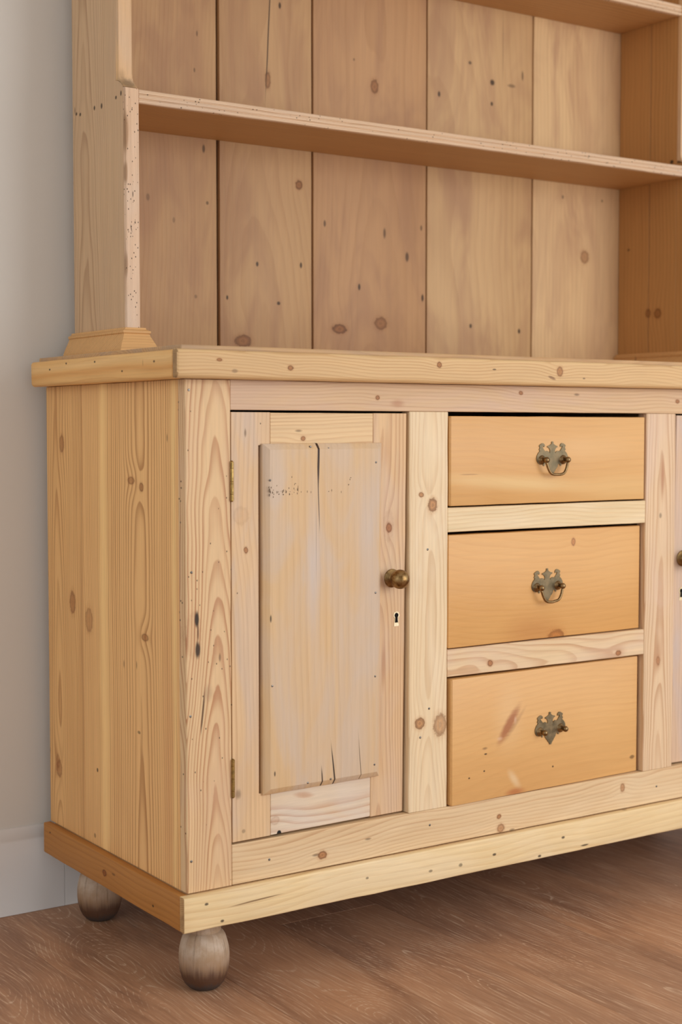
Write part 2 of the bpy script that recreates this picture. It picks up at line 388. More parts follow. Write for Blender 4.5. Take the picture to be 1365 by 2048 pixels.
m_railB = wood('pine_bottom_rail', 'X', 'Y', (233, 198, 148), (198, 148, 100), u0=0.24, n0=0.06, tilt=0.015, dens=240, contrast=0.6,
               knots=[(0.1751, 0.226, 0.0055, 0.0072), (0.1831, 0.5671, .0032, .004), (0.1637, 0.5707, .0065, .0068, .7), (0.1926, 0.8425, .007, .0046, .7)], tint=PALE, tint_amt=.35)
m_rail1 = wood('pine_drawer_rail', 'X', 'Y', (238, 206, 152), (210, 164, 108), u0=0.60, n0=0.07, tilt=0.02, dens=230, contrast=0.5, tint=PALE, tint_amt=.45)
m_rail2 = wood('pine_drawer_rail_lower', 'X', 'Y', (234, 198, 146), (196, 140, 90), u0=0.425, n0=0.03, tilt=0.03, dens=240, contrast=0.75,
               knots=[(0.4335, 0.5474, .0045, .005), (0.4262, 0.8297, .004, .0055)], tint=(222, 186, 158), tint_amt=.4)
m_dr = [wood('pine_drawer_front', 'X', 'Y', DRW_L, DRW_D, u0=0.60, n0=0.12, tilt=0.03, wob=0.03, dens=120, contrast=0.2, blot=.9, rough=.42, spec=.4, fibre=.10, bumpy=.1,
             spots=[(0.720, 0.60, 0.012, 0.16, .6, (242, 206, 140), 0.06, .9), (0.708, 0.83, .022, .10, .45, (240, 198, 132), 0.0, .9), (0.735, 0.50, .001, .02, .4, (120, 74, 36)), (0.775, 0.75, .02, .1, .35, (236, 188, 124), 0, .9)]),
        wood('pine_drawer_front_middle', 'X', 'Y', (228, 172, 100), (204, 140, 72), u0=0.72, n0=0.12, tilt=-0.03, wob=0.03, dens=120, contrast=0.2, blot=.9, rough=.42, spec=.4, fibre=.10, bumpy=.1,
             knots=[(0.6195, 0.7291, .006, .004, .8), (0.4635, 0.6919, .012, .0165, .8)], spots=[(0.475, 0.64, .03, .06, .35, (188, 118, 62), 0, .9)]),
        wood('pine_drawer_front_bottom', 'X', 'Y', (229, 175, 106), (206, 144, 80), u0=0.15, n0=0.12, tilt=0.02, wob=0.03, dens=120, contrast=0.2, blot=.9, rough=.42, spec=.4, fibre=.10, bumpy=.1,
             spots=[(0.340, 0.5847, .055, .03, .35, (238, 196, 138), 0, .9), (0.3304, 0.5860, 0.014, 0.0230, .85, (168, 98, 56), -1.1, .6), (0.336, 0.600, .006, .003, .5, (232, 190, 150), 0, .8), (0.310, 0.566, .003, .006, .5, (232, 190, 150), 0, .8), (0.3304, 0.600, .006, .02, .3, (120, 66, 40), -1.1, .8),
                    (0.2400, 0.598, 0.010, 0.013, .55, (244, 214, 164), 0.9, .9), (0.2190, 0.600, 0.007, 0.020, .7, (188, 106, 60), 0, .8),
                    (0.2492, 0.6847, 0.0017, 0.0022), (0.2548, 0.5016, .0016, .002), (0.262, 0.5332, .0016, .002), (0.2891, 0.5361, .0014, .003), (0.2408, 0.8736, .0035, .006, .6)])]
m_dL = wood('pine_door_stile', 'Z', 'Y', (226, 186, 138), (192, 144, 100), u0=0.02, n0=0.08, tilt=0.01, wob=0.02, dens=200, contrast=0.5,
            knots=[(0.0972, 0.6346, 0.003, 0.0042), (0.089, 0.684, .012, .012, .12)], spots=[(0.0831, 0.2857, .005, .007, .5, (96, 66, 40), 0, .7), (0.092, 0.231, .003, .003, .4)], tint=(204, 182, 164), tint_amt=.65, worm=0.02)
m_dR = wood('pine_door_stile_lock', 'Z', 'Y', (222, 178, 128), (178, 122, 80), u0=0.335, n0=0.02, tilt=0.02, wob=0.006, dens=230, contrast=0.7,
            knots=[(0.35, 0.6573, 0.005, 0.0065), (0.349, 0.660, .009, .022, .1)], spots=[(0.342, 0.4489, 0.0042, 0.036, .55, (172, 112, 72), 0, .8), (0.3445, 0.7748, .006, .03, .3, (186, 124, 80), 0, .8)], tint=(206, 178, 156), tint_amt=.4)
m_dT = wood('pine_door_rail', 'X', 'Y', (228, 188, 136), (190, 138, 92), u0=0.75, n0=0.08, tilt=0.01, dens=300, contrast=0.6, knots=[(0.7926, 0.1941, .003, .0036)])
m_dB = wood('pine_door_rail_bottom', 'X', 'Y', (226, 196, 158), (188, 128, 82), u0=0.27, n0=0.05, tilt=0.05, dens=170, contrast=1.0, knots=[(0.238, 0.146, .006, .007, .2)],
            spots=[(0.2186, 0.1529, 0.0042, 0.0042, 1.0, (14, 10, 8), 0, .2)], tint=(218, 198, 178), tint_amt=.5)
m_panel = wood('pine_raised_panel', 'Z', 'Y', (222, 178, 126), (202, 154, 104), u0=-0.05, n0=0.15, tilt=0.02, wob=0.012, dens=110, contrast=0.35, fibre=.12,
               spots=[(0.2141, 0.781, 0.0020, 0.060, 1.0, (58, 34, 18), 0.0, .3), (0.2141, 0.7142, 0.0009, 0.055, .9, (70, 42, 24), 0.05, .4), (0.2105, 0.640, 0.0006, 0.06, .6, (110, 76, 50), 0, .5),
                      (0.2450, 0.2835, 0.0014, 0.058, .95, (52, 34, 22), 0.13, .4), (0.2232, 0.2828, 0.0014, 0.0283, .9, (52, 34, 22), 0.1, .4), (0.2938, 0.2839, 0.0008, 0.0683, .75, (80, 54, 36), 0.09, .4),
                      (0.1321, 0.5351, 0.0014, 0.006, .85), (0.1387, 0.3098, 0.0014, 0.004, .8), (0.205, 0.60, .012, .12, .45, (210, 190, 174), 0, .9), (0.30, 0.66, .02, .09, .5, (206, 184, 166), 0, .9)],
               tint=(208, 182, 158), tint_amt=.65, rough=.5)
m_noseF = wood('pine_top_nosing', 'X', 'Y', (233, 190, 128), (196, 142, 84), u0=0.84, n0=0.04, tilt=0.01, dens=330, contrast=0.6, pits=0.05,
               knots=[(0.9013, 0.04, .002, .004), (0.8928, 0.1555, .0033, .004), (0.9037, 0.4224, .004, .004), (0.8988, 0.6672, .007, .006, .8)],
               spots=[(0.8882, 0.6505, .0025, .008, .7, (130, 84, 48), 0.3), (0.8865, 0.0645, .0028, .005, .5, (120, 90, 60)), (0.899, 0.5304, .0014, .004, .7), (0.8886, 0.72, .0014, .003, .6)])
m_noseL = wood('pine_side_nosing', 'Y', 'X', (222, 174, 104), (196, 142, 76), u0=0.8, n0=0.1, tilt=0.01, dens=120, contrast=0.4,
               spots=[(0.9004, 0.4034, .0016, .0032), (0.9078, 0.3392, .0016, .0032), (0.9066, 0.2347, .0017, .003), (0.8896, 0.1416, .0016, .0028), (0.9, 0.0409, .0018, .0028), (0.899, 0.075, .005, .0008, .5)],
               streaks=[(0.892, 0.005, (206, 142, 70), .5), (0.905, 0.006, (236, 198, 132), .5)])
m_plF = wood('pine_front_plinth', 'X', 'Y', (238, 204, 146), (206, 158, 98), u0=0.3, n0=0.1, tilt=0.01, dens=110, contrast=0.45, pits=0.10,
             spots=[(0.1409, 0.0231, .002, .0032), (0.1123, 0.0483, .002, .0032), (0.1321, 0.1059, 0.0013, 0.042, .8, (120, 82, 46), -.04), (0.1321, 0.6944, .0023, .004), (0.1273, 0.547, .0022, .004),
                    (0.1216, 0.4782, .003, .004, .6), (0.122, 0.4188, .0022, .004, .6), (0.1314, 0.2985, .002, .003, .6), (0.1093, 0.6431, .0022, .004), (0.1119, 0.7429, .0015, .009)], tint=(242, 214, 168), tint_amt=.5)
m_plL = wood('pine_side_plinth', 'Y', 'X', (196, 136, 72), (166, 106, 52), u0=0.3, n0=0.1, tilt=0.01, dens=130, contrast=0.5,
             knots=[(0.1275, 0.2442, .0045, .0062)], spots=[(0.1331, 0.2123, .002, .006, .5), (0.1196, 0.0815, .002, .003), (0.1432, 0.4528, .0016, .003)])
m_top = wood('pine_counter_board', 'X', 'Z', (200, 160, 112), (160, 118, 78), u0=0.2, n0=0.8, dens=200, tint=(168, 146, 124), tint_amt=.6)
def bk(name, u0, tilt, light=BK_L, dark=BK_D, knots=(), spots=(), n0=0.56, **k):
    return wood(name, 'Z', 'Y', light, dark, u0=u0, n0=n0, tilt=tilt, wob=0.03, dens=130, contrast=0.24, blot=.9, knots=knots, spots=spots, tint=(160, 117, 84), tint_amt=.7, fibre=.12, wscale=1.1, **k)
m_bk = [bk('pine_back_board_a', 0.0, 0.01, knots=[], spots=[(0.2945, 1.2912, 0.003, 0.0077, .7), (0.3012, 1.1987, 0.003, 0.0034, .6), (0.1864, 1.1991, 0.0036, 0.0067, .4), (0.2776, 1.036, 0.003, 0.0034, .4), (0.2356, 1.1643, 0.0027, 0.0051, .35), (0.2823, 1.4858, 0.002, 0.0051, .5), (0.277, 1.4232, 0.002, 0.0042, .5)]),
        bk('pine_back_board_b', 0.41, 0.03, knots=[(0.4902, 1.2467, 0.0065, 0.0075, .9), (0.3726, 0.9623, 0.0155, 0.0100, .8), (0.4248, 1.4253, 0.005, 0.014, .7)],
           spots=[(0.402, 1.0996, 0.0028, 0.0044), (0.4943, 1.1029, 0.0028, 0.0054), (0.3404, 1.0374, 0.0023, 0.0044), (0.4467, 1.0322, 0.0038, 0.0036), (0.4502, 1.5593, 0.0028, 0.0061), (0.4261, 1.5041, 0.0016, 0.110, .8, None, -.06)]),
        bk('pine_back_board_c', 0.66, 0.035, light=(184, 139, 96), knots=[(0.5785, 0.9912, 0.0145, 0.0078), (0.6572, 1.4433, 0.008, 0.0118, .8), (0.6723, 1.005, 0.0128, 0.0108, .75)],
           spots=[(0.5459, 1.182, 0.0028, 0.0063, .7), (0.6807, 1.1741, 0.0032, 0.0103, .65), (0.7336, 1.1332, 0.0042, 0.0094, .75), (0.7671, 1.1904, 0.0027, 0.0057, .6), (0.6229, 1.0707, 0.003, 0.0065), (0.7706, 1.0575, 0.0032, 0.0076), (0.6108, 1.4865, 0.0022, 0.0027, .5)]),
        bk('pine_back_board_d', 0.80, 0.008, light=(192, 152, 106), n0=0.8,
           spots=[(0.8094, 1.4483, 0.0032, 0.0057), (0.8852, 1.5176, 0.004, 0.0036, .7), (0.9415, 1.487, 0.0058, 0.0064, .9), (0.991, 1.4865, 0.0104, 0.0036, .5), (1.0195, 1.5097, 0.0028, 0.0098, .6), (0.9405, 1.4454, 0.0034, 0.0046), (0.8896, 1.0087, 0.0034, 0.0047), (1.0147, 1.003, 0.0036, 0.005), (0.9684, 1.5634, 0.001, 0.0679, .4)]),
        bk('pine_back_board_e', 1.4, 0.008, light=(196, 157, 111), n0=0.7, knots=[(1.1915, 1.1625, 0.0105, 0.0120, .6)], spots=[(1.1297, 1.2803, 0.003, 0.004, .6), (1.2395, 1.2815, 0.0027, 0.003, .6)], streaks=[(1.25, .05, (202, 164, 124), .5)])]
m_upL = wood('pine_rack_side', 'Z', 'X', (208, 168, 118), (160, 116, 76), u0=0.43, n0=0.085, tilt=0.035, wob=0.012, dens=230, contrast=0.65,
             spots=[(0.4628, 1.3198, 0.0036, 0.003), (0.4478, 1.3164, 0.0036, 0.003), (0.3937, 1.3173, 0.0034, 0.0039), (0.3671, 1.3158, 0.0034, 0.0046), (0.3149, 1.3196, 0.0033, 0.003), (0.297, 1.323, 0.003, 0.0042)], tint=(198, 160, 116), tint_amt=.35)
m_upR = wood('pine_rack_side_inner', 'Z', 'X', (170, 118, 70), (138, 90, 50), u0=0.9, n0=1.6, tilt=0.01, dens=120, contrast=0.4,
             knots=[(0.389, 1.0447, 0.0065, 0.008, .7), (0.3623, 1.043, 0.009, 0.009, .7)], spots=[(0.328, 1.3449, 0.005, 0.004, .9, (24, 16, 12)), (0.447, 1.1804, 0.004, 0.003, .6)])
m_strip = wood('pine_weathered_edge', 'Z', 'Y', (226, 190, 156), (176, 138, 106), u0=-0.2, n0=0.3, tilt=0.0, wob=0.004, dens=420, contrast=0.7, worm=0.75, tint=(216, 194, 172), tint_amt=.7, spots=[(0.0512, 1.262, .0042, .030, .75, (146, 108, 72), 0, .5), (0.0512, 1.20, .0022, .016, .7, (150, 112, 76), 0, .5), (0.0512, 1.06, .0016, .02, .6, (150, 112, 76), 0, .5), (0.0620, 1.168, .0009, .005, .8), (0.0590, 1.115, .0008, .006, .8, None, .2), (0.0655, 1.125, .0012, .002, .8)])
m_stripU = wood('pine_pale_edge', 'Z', 'Y', (222, 180, 130), (188, 146, 104), u0=-0.2, n0=0.3, wob=0.004, dens=380, contrast=0.6, tint=(206, 178, 150), tint_amt=.6, spots=[(0.060, 1.338, .016, .010, .75, (118, 98, 74), 0, .7), (0.056, 1.352, .006, .010, .4, (150, 118, 82), 0, .8)])
m_shelf = wood('pine_shelf', 'X', 'Z', (184, 136, 90), (150, 104, 64), u0=0.1, n0=1.2, tilt=0.01, dens=140, contrast=0.45)
m_shelfE = wood('pine_shelf_edge', 'X', 'Y', (220, 184, 146), (172, 134, 100), u0=1.1, n0=0.2, wob=0.004, dens=400, contrast=0.7, worm=0.42, tint=(204, 176, 150), tint_amt=.6, pits=.03)
m_mould = wood('pine_base_moulding', 'X', 'Z', (216, 168, 110), (184, 134, 82), u0=0.1, n0=0.7, dens=200, contrast=0.5, pits=.03)
m_plain = wood('pine_hidden_board', 'Z', 'Y', (190, 145, 98), (160, 115, 75), dens=120)
m_end = wood('pine_end_grain', 'X', 'Y', (206, 166, 112), (120, 84, 52), u0=0.5, n0=0.03, dens=420, contrast=.7, tint=(112, 84, 58), tint_amt=.75)

def foot_mat():
    t = NT('weathered_ball_foot'); v = t.obj(); o = t.sep(v)
    an = t.m('ARCTAN2', o[1], o[0])
    st = t.noise(t.xyz(t.m('MULTIPLY', an, 9), 0.0, t.m('MULTIPLY', o[2], 9)), 1.0, 4.0, 0.65)
    bl = t.noise(v, 38, 4.0, 0.6)
    c = t.mix(t.step(bl, 0.3, 0.7), lin((200, 180, 158)), lin((174, 146, 116)))
    c = t.mix(t.m('MULTIPLY', t.step(st, 0.54, 0.72), 0.6), c, lin((96, 68, 44)))
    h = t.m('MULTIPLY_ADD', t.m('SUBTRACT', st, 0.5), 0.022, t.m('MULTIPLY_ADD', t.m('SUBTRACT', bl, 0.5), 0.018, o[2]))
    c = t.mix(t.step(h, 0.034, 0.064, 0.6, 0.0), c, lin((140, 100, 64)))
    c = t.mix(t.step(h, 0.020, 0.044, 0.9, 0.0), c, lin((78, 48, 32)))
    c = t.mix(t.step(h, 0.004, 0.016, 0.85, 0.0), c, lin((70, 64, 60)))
    t.bump(t.m('ADD', st, bl), 0.35, 0.0012)
    return t.out(c, 0.6, 0.0, 0.3)
M_FOOT = foot_mat()
M_PLATE = metal('aged_brass_plate', (104, 92, 68), (136, 118, 88), 0.42, 90, 0.75)
M_BAIL = metal('worn_brass_bail', (120, 96, 64), (150, 122, 84), 0.3, 150)
M_KNOB = metal('brown_brass_knob', (112, 82, 46), (160, 130, 86), 0.3, 110)
M_HINGE = metal('brass_hinge', (176, 146, 88), (142, 116, 70), 0.3, 160)
M_ESC = metal('bright_brass_inlay', (236, 220, 184), (214, 192, 150), 0.35, 200, 0.35)
M_NAIL = metal('steel_pin', (150, 146, 140), (90, 84, 78), 0.4, 400)
M_INK = plain('faded_black_ink', (112, 94, 74), 0.8)

# ------------------------------------------------------------------ the dresser base
base = empty('dresser_base')
tag(base, 'stripped pine dresser base with panelled doors, three drawers and ball feet', 'dresser')
CT = 0.8753                       # underside of the top
XS = (0.0, 0.0715, 0.3859, 0.4597, 0.8908, 0.9622, W - 0.0715, W)
ZA, ZE = 0.8332, 0.2140           # opening top and bottom
RB1, RB2, RC1, RC2 = 0.6843, 0.6460, 0.4621, 0.4190

def nail(x, y, z, parent, r=0.0017, ny=-1, warp=None):
    return lathe('nail', [(r * 0.5, 0.0009), (r, 0.0005), (r, -0.002)], (x, y, z), (0, -1, 0), M_NAIL, parent, 8, warp)

side = empty('side_panel', (0, 0, 0), base)
board('plank', 0.0002, 0.020, 0.0206, 0.3412, Z0, CT, m_side[0], side, r=0.0005, jit=0.0002)
board('plank', 0.0002, 0.020, 0.3416, 0.480, Z0, CT, m_side[1], side, r=0.0006, jit=0.0002)
side2 = empty('side_panel', (0, 0, 0), base)
board('plank', W - 0.02, W, 0.0206, 0.3412, Z0, CT, m_side[0], side2)
board('plank', W - 0.02, W, 0.3416, 0.480, Z0, CT, m_side[1], side2)
st = board('stile', 0.0, XS[1], 0.0, 0.0203, Z0 + .0003, CT, m_stileL, base, r=(0.0012, 0.0004, 0.0004, 0.0004), jit=0.0006, nseg=60)
for (x, z) in ((0.0088, 0.6076), (0.006, 0.4063), (0.0061, 0.86), (0.0063, 0.2013)): nail(x, 0.0, z, st, 0.0019)
st = board('stile', XS[2], XS[3], 0.0, 0.0205, ZE + 0.0003, ZA - 0.0003, m_stileM, base, r=(0.0014, 0.0007, 0.0004, 0.0004), jit=0.0008, nseg=60)
for (x, z) in ((0.4206, 0.6213), (0.4244, 0.3736), (0.4075, 0.3302)): nail(x, 0.0, z, st, 0.0018)
board('stile', XS[4], XS[5], 0.0, 0.0205, ZE + 0.0003, ZA - 0.0003, m_stileR, base, r=(0.0012, 0.0014, 0.0004, 0.0004), jit=0.0008, nseg=60)
board('stile', XS[6], W, 0.0, 0.0203, Z0 + .0003, CT, m_stileR, base, jit=0.0004)
board('top_rail', XS[1] + 0.0003, XS[6] - .0003, 0.0003, 0.0205, ZA, CT, m_railT, base, 'X', jit=0.0003, nseg=60)
rb = board('bottom_rail', XS[1] + 0.0004, XS[6] - .0004, 0.0, 0.0205, Z0 + 0.0006, ZE, m_railB, base, 'X', jit=0.0004, nseg=60, r=0.0012)
for (x, z) in ((0.4266, 0.1902), (0.134, 0.1833), (0.9243, 0.1841)): nail(x, 0.0, z, rb, 0.0018)
board('drawer_rail', XS[3] + 0.0004, XS[4] - .0004, 0.0006, 0.0205, RB2, RB1, m_rail1, base, 'X', jit=0.0004, nseg=40, r=0.001)
board('drawer_rail', XS[3] + 0.0004, XS[4] - .0004, 0.0006, 0.0205, RC2, RC1, m_rail2, base, 'X', jit=0.0004, nseg=40, r=0.001)
# inner partitions, back and bottom
board('partition', XS[2] + 0.03, XS[2] + 0.045, 0.021, 0.465, Z0 + .01, CT - .001, m_plain, base)
board('partition', XS[4] + 0.022, XS[4] + 0.037, 0.021, 0.465, Z0 + .01, CT - .001, m_plain, base)
board('back_panel', 0.0205, W - 0.0205, 0.466, 0.479, 0.12, CT - .001, m_plain, base)
board('bottom_board', 0.001, W - .001, 0.001, 0.465, 0.112, 0.1548, m_plain, base, 'X')

# top
ct = empty('counter_top', (0, 0, 0), base)
board('top_board', -0.0115, W + 0.0115, -0.0115, 0.480, CT + 0.0004, 0.9215, m_top, ct, 'X', r=0.0015)
end_grain(prism('nosing', chamfer(-0.026, -0.0118, CT, 0.9153, (0.007, 0.0005, 0.0005, 0.006), 5), 'X', -0.0262, W + 0.0262, m_noseF, ct, end=0.0045, nseg=90, jit=0.0006, endr=4), m_end)
prism('nosing', chamfer(-0.026, -0.0118, CT - .0006, 0.9148, (0.006, 0.0005, 0.0005, 0.005), 5), 'Y', -0.0112, 0.480, m_noseL, ct, end=0.0025, nseg=40, jit=0.0005, endr=3)
prism('nosing', chamfer(W + 0.0118, W + 0.026, CT, 0.9150, (0.0005, 0.006, 0.005, 0.0005), 5), 'Y', -0.0112, 0.480, m_noseL, ct, end=0.0025, nseg=20, jit=0.0005, endr=3)

# plinth
pl = empty('plinth', (0, 0, 0), base)
end_grain(prism('plinth_board', chamfer(-0.0130, -0.0004, 0.1046, Z0 - .0004, (0.0022, 0.0005, 0.0005, 0.0026), 3), 'X', -0.0132, W + 0.0132, m_plF, pl, end=0.0018, nseg=90, jit=0.0008, endr=3), m_end)
prism('plinth_board', chamfer(-0.0129, -0.0004, 0.1048, Z0 - .0006, (0.0016, 0.0005, 0.0005, 0.0016), 2), 'Y', 0.0, 0.4795, m_plL, pl, end=0.0012, nseg=40, jit=0.0006)
prism('plinth_board', chamfer(W + 0.0004, W + 0.0129, 0.1048, Z0 - .0006, (0.0005, 0.0016, 0.0016, 0.0005), 2), 'Y', 0.0, 0.4795, m_plL, pl, end=0.0012, nseg=10, jit=0.0006)

# turned ball feet
fp = [(0.0150, 0.0), (0.0200, 0.0005), (0.0235, 0.003), (0.0288, 0.009), (0.0326, 0.017), (0.0354, 0.027), (0.0366, 0.038), (0.0367, 0.050), (0.0357, 0.060), (0.0336, 0.0685),
      (0.0312, 0.0760), (0.0280, 0.0812), (0.0238, 0.0834), (0.0243, 0.0845), (0.0246, 0.0875), (0.0242, 0.0900), (0.0240, 0.0960), (0.0248, 0.1020), (0.0248, 0.1044)]
feet = [lathe('foot', fp, (0, 0, 0), (0, 0, 1), M_FOOT, base, 40, jit=0.012)]
feet[0].location = (0.0500, 0.0440, 0)
for (x, y, r) in ((0.0545, 0.4080, 2.1), (W - 0.05, 0.044, 4.0), (W - 0.0545, 0.408, 1.0)):
    f = feet[0].copy(); col.objects.link(f); f.location = (x, y, 0); f.rotation_euler.z = r
    feet.append(f)

# ------------------------------------------------------------------ doors
def keyhole(cx, cz, s):
    """keyhole outline: round head over a flaring slot."""
    p = []
    r = 0.0042 * s
    for k in range(15):
        an = math.radians(-50 + 280 * k / 14)
        p.append((cx + r * math.cos(an), cz + r * math.sin(an)))
    p += [(cx - 0.0027 * s, cz - 0.0060 * s), (cx - 0.0034 * s, cz - 0.0125 * s), (cx + 0.0034 * s, cz - 0.0125 * s), (cx + 0.0027 * s, cz - 0.0060 * s)]
    return p

def door(x0, x1, knob_x, key_x, hinge_x, mats, mirror):
    d = empty('door', (0, 0, 0), base)
    def wp(x, y, z):   # the old door has twisted a little in its opening
        t = (x - x0) / (x1 - x0)
        if mirror: t = 1 - t
        v = 1 - (z - ZE) / (ZA - ZE)
        return (x, y + 0.0008 + 0.0085 * max(0, min(1, t)) * max(0, v) ** 1.0 + 0.0012 * t, z)
    zb, zt = 0.2172, 0.8302
    mL, mR = (mats[1], mats[0]) if mirror else (mats[0], mats[1])
    sl = (0.1380 - 0.0735); xa, xb = x0 + sl, x1 - 0.0625
    px0, px1, pz0, pz1 = x0 + 0.0490, x0 + 0.2585, 0.2790, 0.7858
    if mirror: px0, px1 = x1 - 0.2585, x1 - 0.0490
    def frame(xe, xi, xn, m):   # outer edge, inner edge, edge of the recess beside the panel
        pr = [(xe, zb), (xe, 0.4), (xe, 0.6), (xe, zt), (xi, zt), (xi, pz1 + 0.0005), (xn, pz1 - 0.002), (xn, 0.6), (xn, 0.4), (xn, pz0 + 0.0025), (xi, pz0 - 0.0015), (xi, zb)]
        prism('stile', pr, 'Y', 0.0, 0.021, m, d, end=0.0006, nseg=1, jit=0, warp=wp)
    if mirror:
        frame(x1, xb + 0.0002, px1 + 0.0040, mR)
        board('stile', x0, xa - 0.0002, 0.0, 0.021, zb, zt, mL, d, warp=wp, nseg=50, jit=0.0004)
    else:
        frame(x0, xa - 0.0002, px0 - 0.0040, mL)
        board('stile', xb + 0.0002, x1, 0.0, 0.021, zb - .0006, zt, mR, d, warp=wp, nseg=50, jit=0.0004)
    board('rail', xa, xb, 0.0002, 0.021, 0.775, zt - .0005, mats[2], d, 'X', warp=wp, nseg=20)
    board('rail', xa, xb, 0.0002, 0.021, zb + .0004, 0.292, mats[3], d, 'X', warp=wp, nseg=20)
    # raised panel planted on the frame
    N = 24
    rings = []
    for (ins, y) in ((0.0, 0.0082), (0.0, -0.0030), (0.0006, -0.0042), (0.0080, -0.0104), (0.0090, -0.0108)):
        ring = []
        a0, a1, b0, b1 = px0 + ins, px1 - ins, pz0 + ins, pz1 - ins
        for k in range(N): ring.append((a0 + (a1 - a0) * k / N, b0))
        for k in range(N): ring.append((a1, b0 + (b1 - b0) * k / N))
        for k in range(N): ring.append((a1 - (a1 - a0) * k / N, b1))
        for k in range(N): ring.append((a0, b1 - (b1 - b0) * k / N))
        rings.append([wp(x + 0.0007 * mnoise.noise((x * 30, z * 30, 3)), y, z + 0.0007 * mnoise.noise((x * 30, z * 30, 9))) for x, z in ring])
    verts = [v for r in rings for v in r]; n = 4 * N; faces = []
    for k in range(len(rings) - 1):
        for i in range(n):
            j = (i + 1) % n
            faces.append((k * n + i, k * n + j, (k + 1) * n + j, (k + 1) * n + i))
    # field as a grid between the two long edges
    b = (len(rings) - 1) * n
    grid = {}
    fx0, fx1, fz0, fz1 = px0 + 0.009, px1 - 0.009, pz0 + 0.009, pz1 - 0.009
    for i in range(N + 1):
        for j in range(N + 1):
            if j == 0 and i < N: grid[i, j] = b + i
            elif i == N and j < N: grid[i, j] = b + N + j
            elif j == N and i > 0: grid[i, j] = b + 2 * N + (N - i)
            elif i == 0 and j > 0: grid[i, j] = b + 3 * N + (N - j)
            else:
                grid[i, j] = len(verts); verts.append(wp(fx0 + (fx1 - fx0) * i / N, -0.0110, fz0 + (fz1 - fz0) * j / N))
    for i in range(N):
        for j in range(N): faces.append((grid[i, j], grid[i + 1, j], grid[i + 1, j + 1], grid[i, j + 1]))
    mesh('panel', verts, faces, mats[4], d, 20)
    board('panel_backing', px0 - .008, px1 + .008, 0.0085, 0.016, pz0 + .006, pz1 - .006, m_plain, d, warp=wp, nseg=12, jit=0)
    # hinges: three knuckles on a pin
    for (za, zb2) in ((0.7052, 0.7608), (0.2832, 0.3375)):
        L = zb2 - za; prof = []
        cuts = [0, .17, .5, .83, 1.0]
        prof.append((0.0009, -0.0012)); prof.append((0.0016, -0.0004))
        for k in range(4):
            h0, h1 = L * cuts[k], L * cuts[k + 1]
            prof += [(0.0021, h0 + 0.0001), (0.0026, h0 + 0.0005), (0.0026, h1 - 0.0005), (0.0021, h1 - 0.0001)]
        prof += [(0.0016, L + 0.0004), (0.0009, L + 0.0012)]
        h = lathe('hinge', prof, (hinge_x, -0.0016, za), (0, 0, 1), M_HINGE, d, 14)
        h['label'] = 'brass hinge knuckle on door edge'
    # knob on a rose
    kp = [(0.0140, 0.000), (0.0142, 0.0012), (0.0132, 0.0022), (0.0118, 0.0024), (0.0108, 0.0036), (0.0075, 0.0042), (0.0066, 0.0055), (0.0068, 0.0085)]
    R = 0.0148; cz = 0.0214
    for k in range(3, 15):
        an = math.pi * (1 - k / 15.0)
        r = R * math.sin(an); h = cz + R * math.cos(an) * 0.96
        if h > 0.0092: kp.append((r, h))
    kp.append((0.0008, cz + R * 0.96))
    ko = wp(knob_x, 0, 0.5800)
    k = lathe('knob', kp, ko, (0, -1, 0), M_KNOB, d, 36); k['label'] = 'round brown brass knob on a stepped rose'
    # escutcheon
    outl = keyhole(0, 0, 1.36); inn = keyhole(0, 0, 0.9)
    inn = [(x, z - 0.0002) for x, z in inn]
    zc = 0.5228
    vv = []; n = len(outl)
    for ring, y in ((outl, 0.001), (outl, -0.0007), (inn, -0.0007), (inn, 0.001)):
        vv += [wp(key_x + x, y, zc + z) for x, z in ring]
    ff = []
    for r in range(3):
        for i in range(n):
            j = (i + 1) % n; ff.append((r * n + i, r * n + j, (r + 1) * n + j, (r + 1) * n + i))
    e = mesh('escutcheon', vv, ff, M_ESC, d); e['label'] = 'pale brass keyhole rim'
    mesh('keyhole', [wp(key_x + x, -0.0002, zc + z) for x, z in inn] + [wp(key_x + x, 0.001, zc + z) for x, z in inn],
         [tuple(range(n)), tuple(range(n, 2 * n))] + [(i, (i + 1) % n, n + (i + 1) % n, n + i) for i in range(n)], M_DARK, d)
    return d, wp

dL, wL = door(0.0735, 0.3815, 0.3560, 0.3655, 0.0732, (m_dL, m_dR, m_dT, m_dB, m_panel), False)
for (x, z) in ((0.201, 0.7807), (0.2323, 0.778), (0.3169, 0.7568), (0.1312, 0.7335), (0.3179, 0.5611), (0.1344, 0.4379), (0.3184, 0.4345), (0.1964, 0.2888), (0.2374, 0.2887), (0.3184, 0.2998)):
    yy = -0.0110
    if z > 0.7768 or z < 0.288: yy = -0.0096
    nail(x, yy + 0.0002, z, dL, 0.0016, warp=wL)
